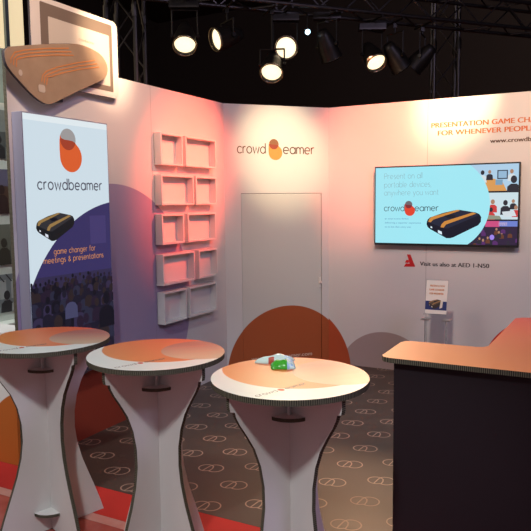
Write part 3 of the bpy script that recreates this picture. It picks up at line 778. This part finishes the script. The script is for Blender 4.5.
# ================================================================== LIGHT
def spot(loc, tgt, power, deg, blend, col, rad=.06):
    L = bpy.data.lights.new('stage_or_fill_spot', 'SPOT'); L.energy = power; L.spot_size = math.radians(deg); L.spot_blend = blend; L.color = col; L.shadow_soft_size = rad
    o = bpy.data.objects.new('stage_or_fill_spot', L); C.objects.link(o); o.location = loc
    o.rotation_euler = (Vector(tgt)-Vector(loc)).to_track_quat('-Z', 'Y').to_euler(); return o
def area(loc, tgt, power, size, col):
    L = bpy.data.lights.new('added_fill_light', 'AREA'); L.energy = power; L.size = size; L.color = col
    o = bpy.data.objects.new('added_fill_light', L); C.objects.link(o); o.location = loc
    o.rotation_euler = (Vector(tgt)-Vector(loc)).to_track_quat('-Z', 'Y').to_euler(); return o
def on_closet(u, z): return CLO+CLD*u+UP*z
WARM = (1, .70, .36); PINK = (1, .20, .13); ORNG = (1, .38, .20)
spot((-1.6, 3.2, 4.3), (XL, 3.98, 2.96), 1000, 17, 1., (1, .76, .46)); spot((-1.2, 2.2, 4.3), (XL, 3.66, 2.80), 400, 42, 1., (1, .70, .44))                      # tablet board
spot((-1.3, 4.0, 4.2), on_closet(.63, 2.33), 900, 21, 1., (1, .76, .42))                  # closet logo
spot((-1.3, 4.0, 4.2), on_closet(.64, 1.75), 200, 40, 1., (1, .80, .50))  # added fill below the closet logo
spot((-1.0, 5.9, 3.9), (XL, 5.12, 2.12), 2000, 31, 1., (1, .10, .045))                                # box shelves
spot((-1.3, 3.6, 4.2), (XL, 4.50, 2.85), 230, 42, 1., (1, .42, .26))
spot((-.9, 4.2, 4.2), (-2.05, YB, 2.45), 1500, 32, 1., (1, .20, .085))                                 # back wall, left part
spot((-.9, 4.4, 4.2), (-1.36, YB, 2.80), 1000, 21, 1., (1, .78, .44))                      # back wall, above the television
spot((-.2, 3.8, 4.2), (-.95, YB, 2.55), 420, 40, 1., (1, .62, .29))
spot((-3.10, 6.33, 3.44), (-1.0, 2.5, 1.0), 210, 28, 1., (1, .84, .52))                     # lamp over the closet onto the right table
spot((-2.45, 7.15, 3.40), (-1.3, 3.9, 0), 760, 56, 1., (1, .62, .36))                      # onto the carpet and counter
spot((-.2, 5.6, 4.4), (-.6, 3.2, 1.05), 150, 44, 1., (1, .70, .40))  # added warm fill on the counter top
spot((-3.7, 1.6, 4.2), (-4.6, 3.7, 1.6), 520, 60, 1., (.95, 1, .95))                       # added lamp, brightens the neighbouring stand's wall
spot((-.6, -1.2, 5.4), (-2.1, 2.4, .5), 780, 42, .6, (.93, 1, .97), .2)                            # hall light above the aisle
spot((-.8, 1.2, 5.2), (-1.2, YB, .8), 620, 52, 1., (1, .85, .72), .15)                       # added warm wash, brightens the lower back wall
area((3.2, 2.0, 5.5), (-2.6, 4.5, 1.2), 125, 2.0, (.72, .64, 1.0))                         # added cool fill from the right, tints the side wall mauve
area((-4.8, .2, 5.8), (-1.0, 6.0, .9), 85, 2.0, (1.0, .86, .76))                          # added warm fill from the left, for the back wall
spot((1.0, 10.5, 6.5), (-3, 15.8, 3), 260, 120, 1., (1, .82, .70))                          # added dim light, lifts the dark rear wall of the hall
w = bpy.data.worlds.new('hall_ambient_fill'); bpy.context.scene.world = w; w.use_nodes = True
w.node_tree.nodes['Background'].inputs[0].default_value = (.52, .47, .50, 1); w.node_tree.nodes['Background'].inputs[1].default_value = .36  # world glow added as soft fill through the open hall front

# ================================================================== CAMERA
cam = bpy.data.cameras.new('camera'); co = bpy.data.objects.new('camera', cam); C.objects.link(co)
yaw, pit, roll = YAW, -.0981, -.0108
fwd = Vector((Sin(yaw)*Cos(pit), Cos(yaw)*Cos(pit), Sin(pit))); right = Vector((Cos(yaw), -Sin(yaw), 0)); up = right.cross(fwd)
r_ = right*Cos(roll)+up*Sin(roll); u_ = -right*Sin(roll)+up*Cos(roll)
co.matrix_world = Matrix(((r_.x, u_.x, -fwd.x, 0), (r_.y, u_.y, -fwd.y, 0), (r_.z, u_.z, -fwd.z, 1.8), (0, 0, 0, 1)))
cam.sensor_width = 36; cam.lens = 36*648.74/531; cam.clip_start = .05; cam.clip_end = 100
sc = bpy.context.scene; sc.camera = co
sc.view_settings.view_transform = 'Standard'; sc.view_settings.look = 'None'; sc.view_settings.gamma = 1; sc.view_settings.exposure = 0
sc.view_settings.use_curve_mapping = False
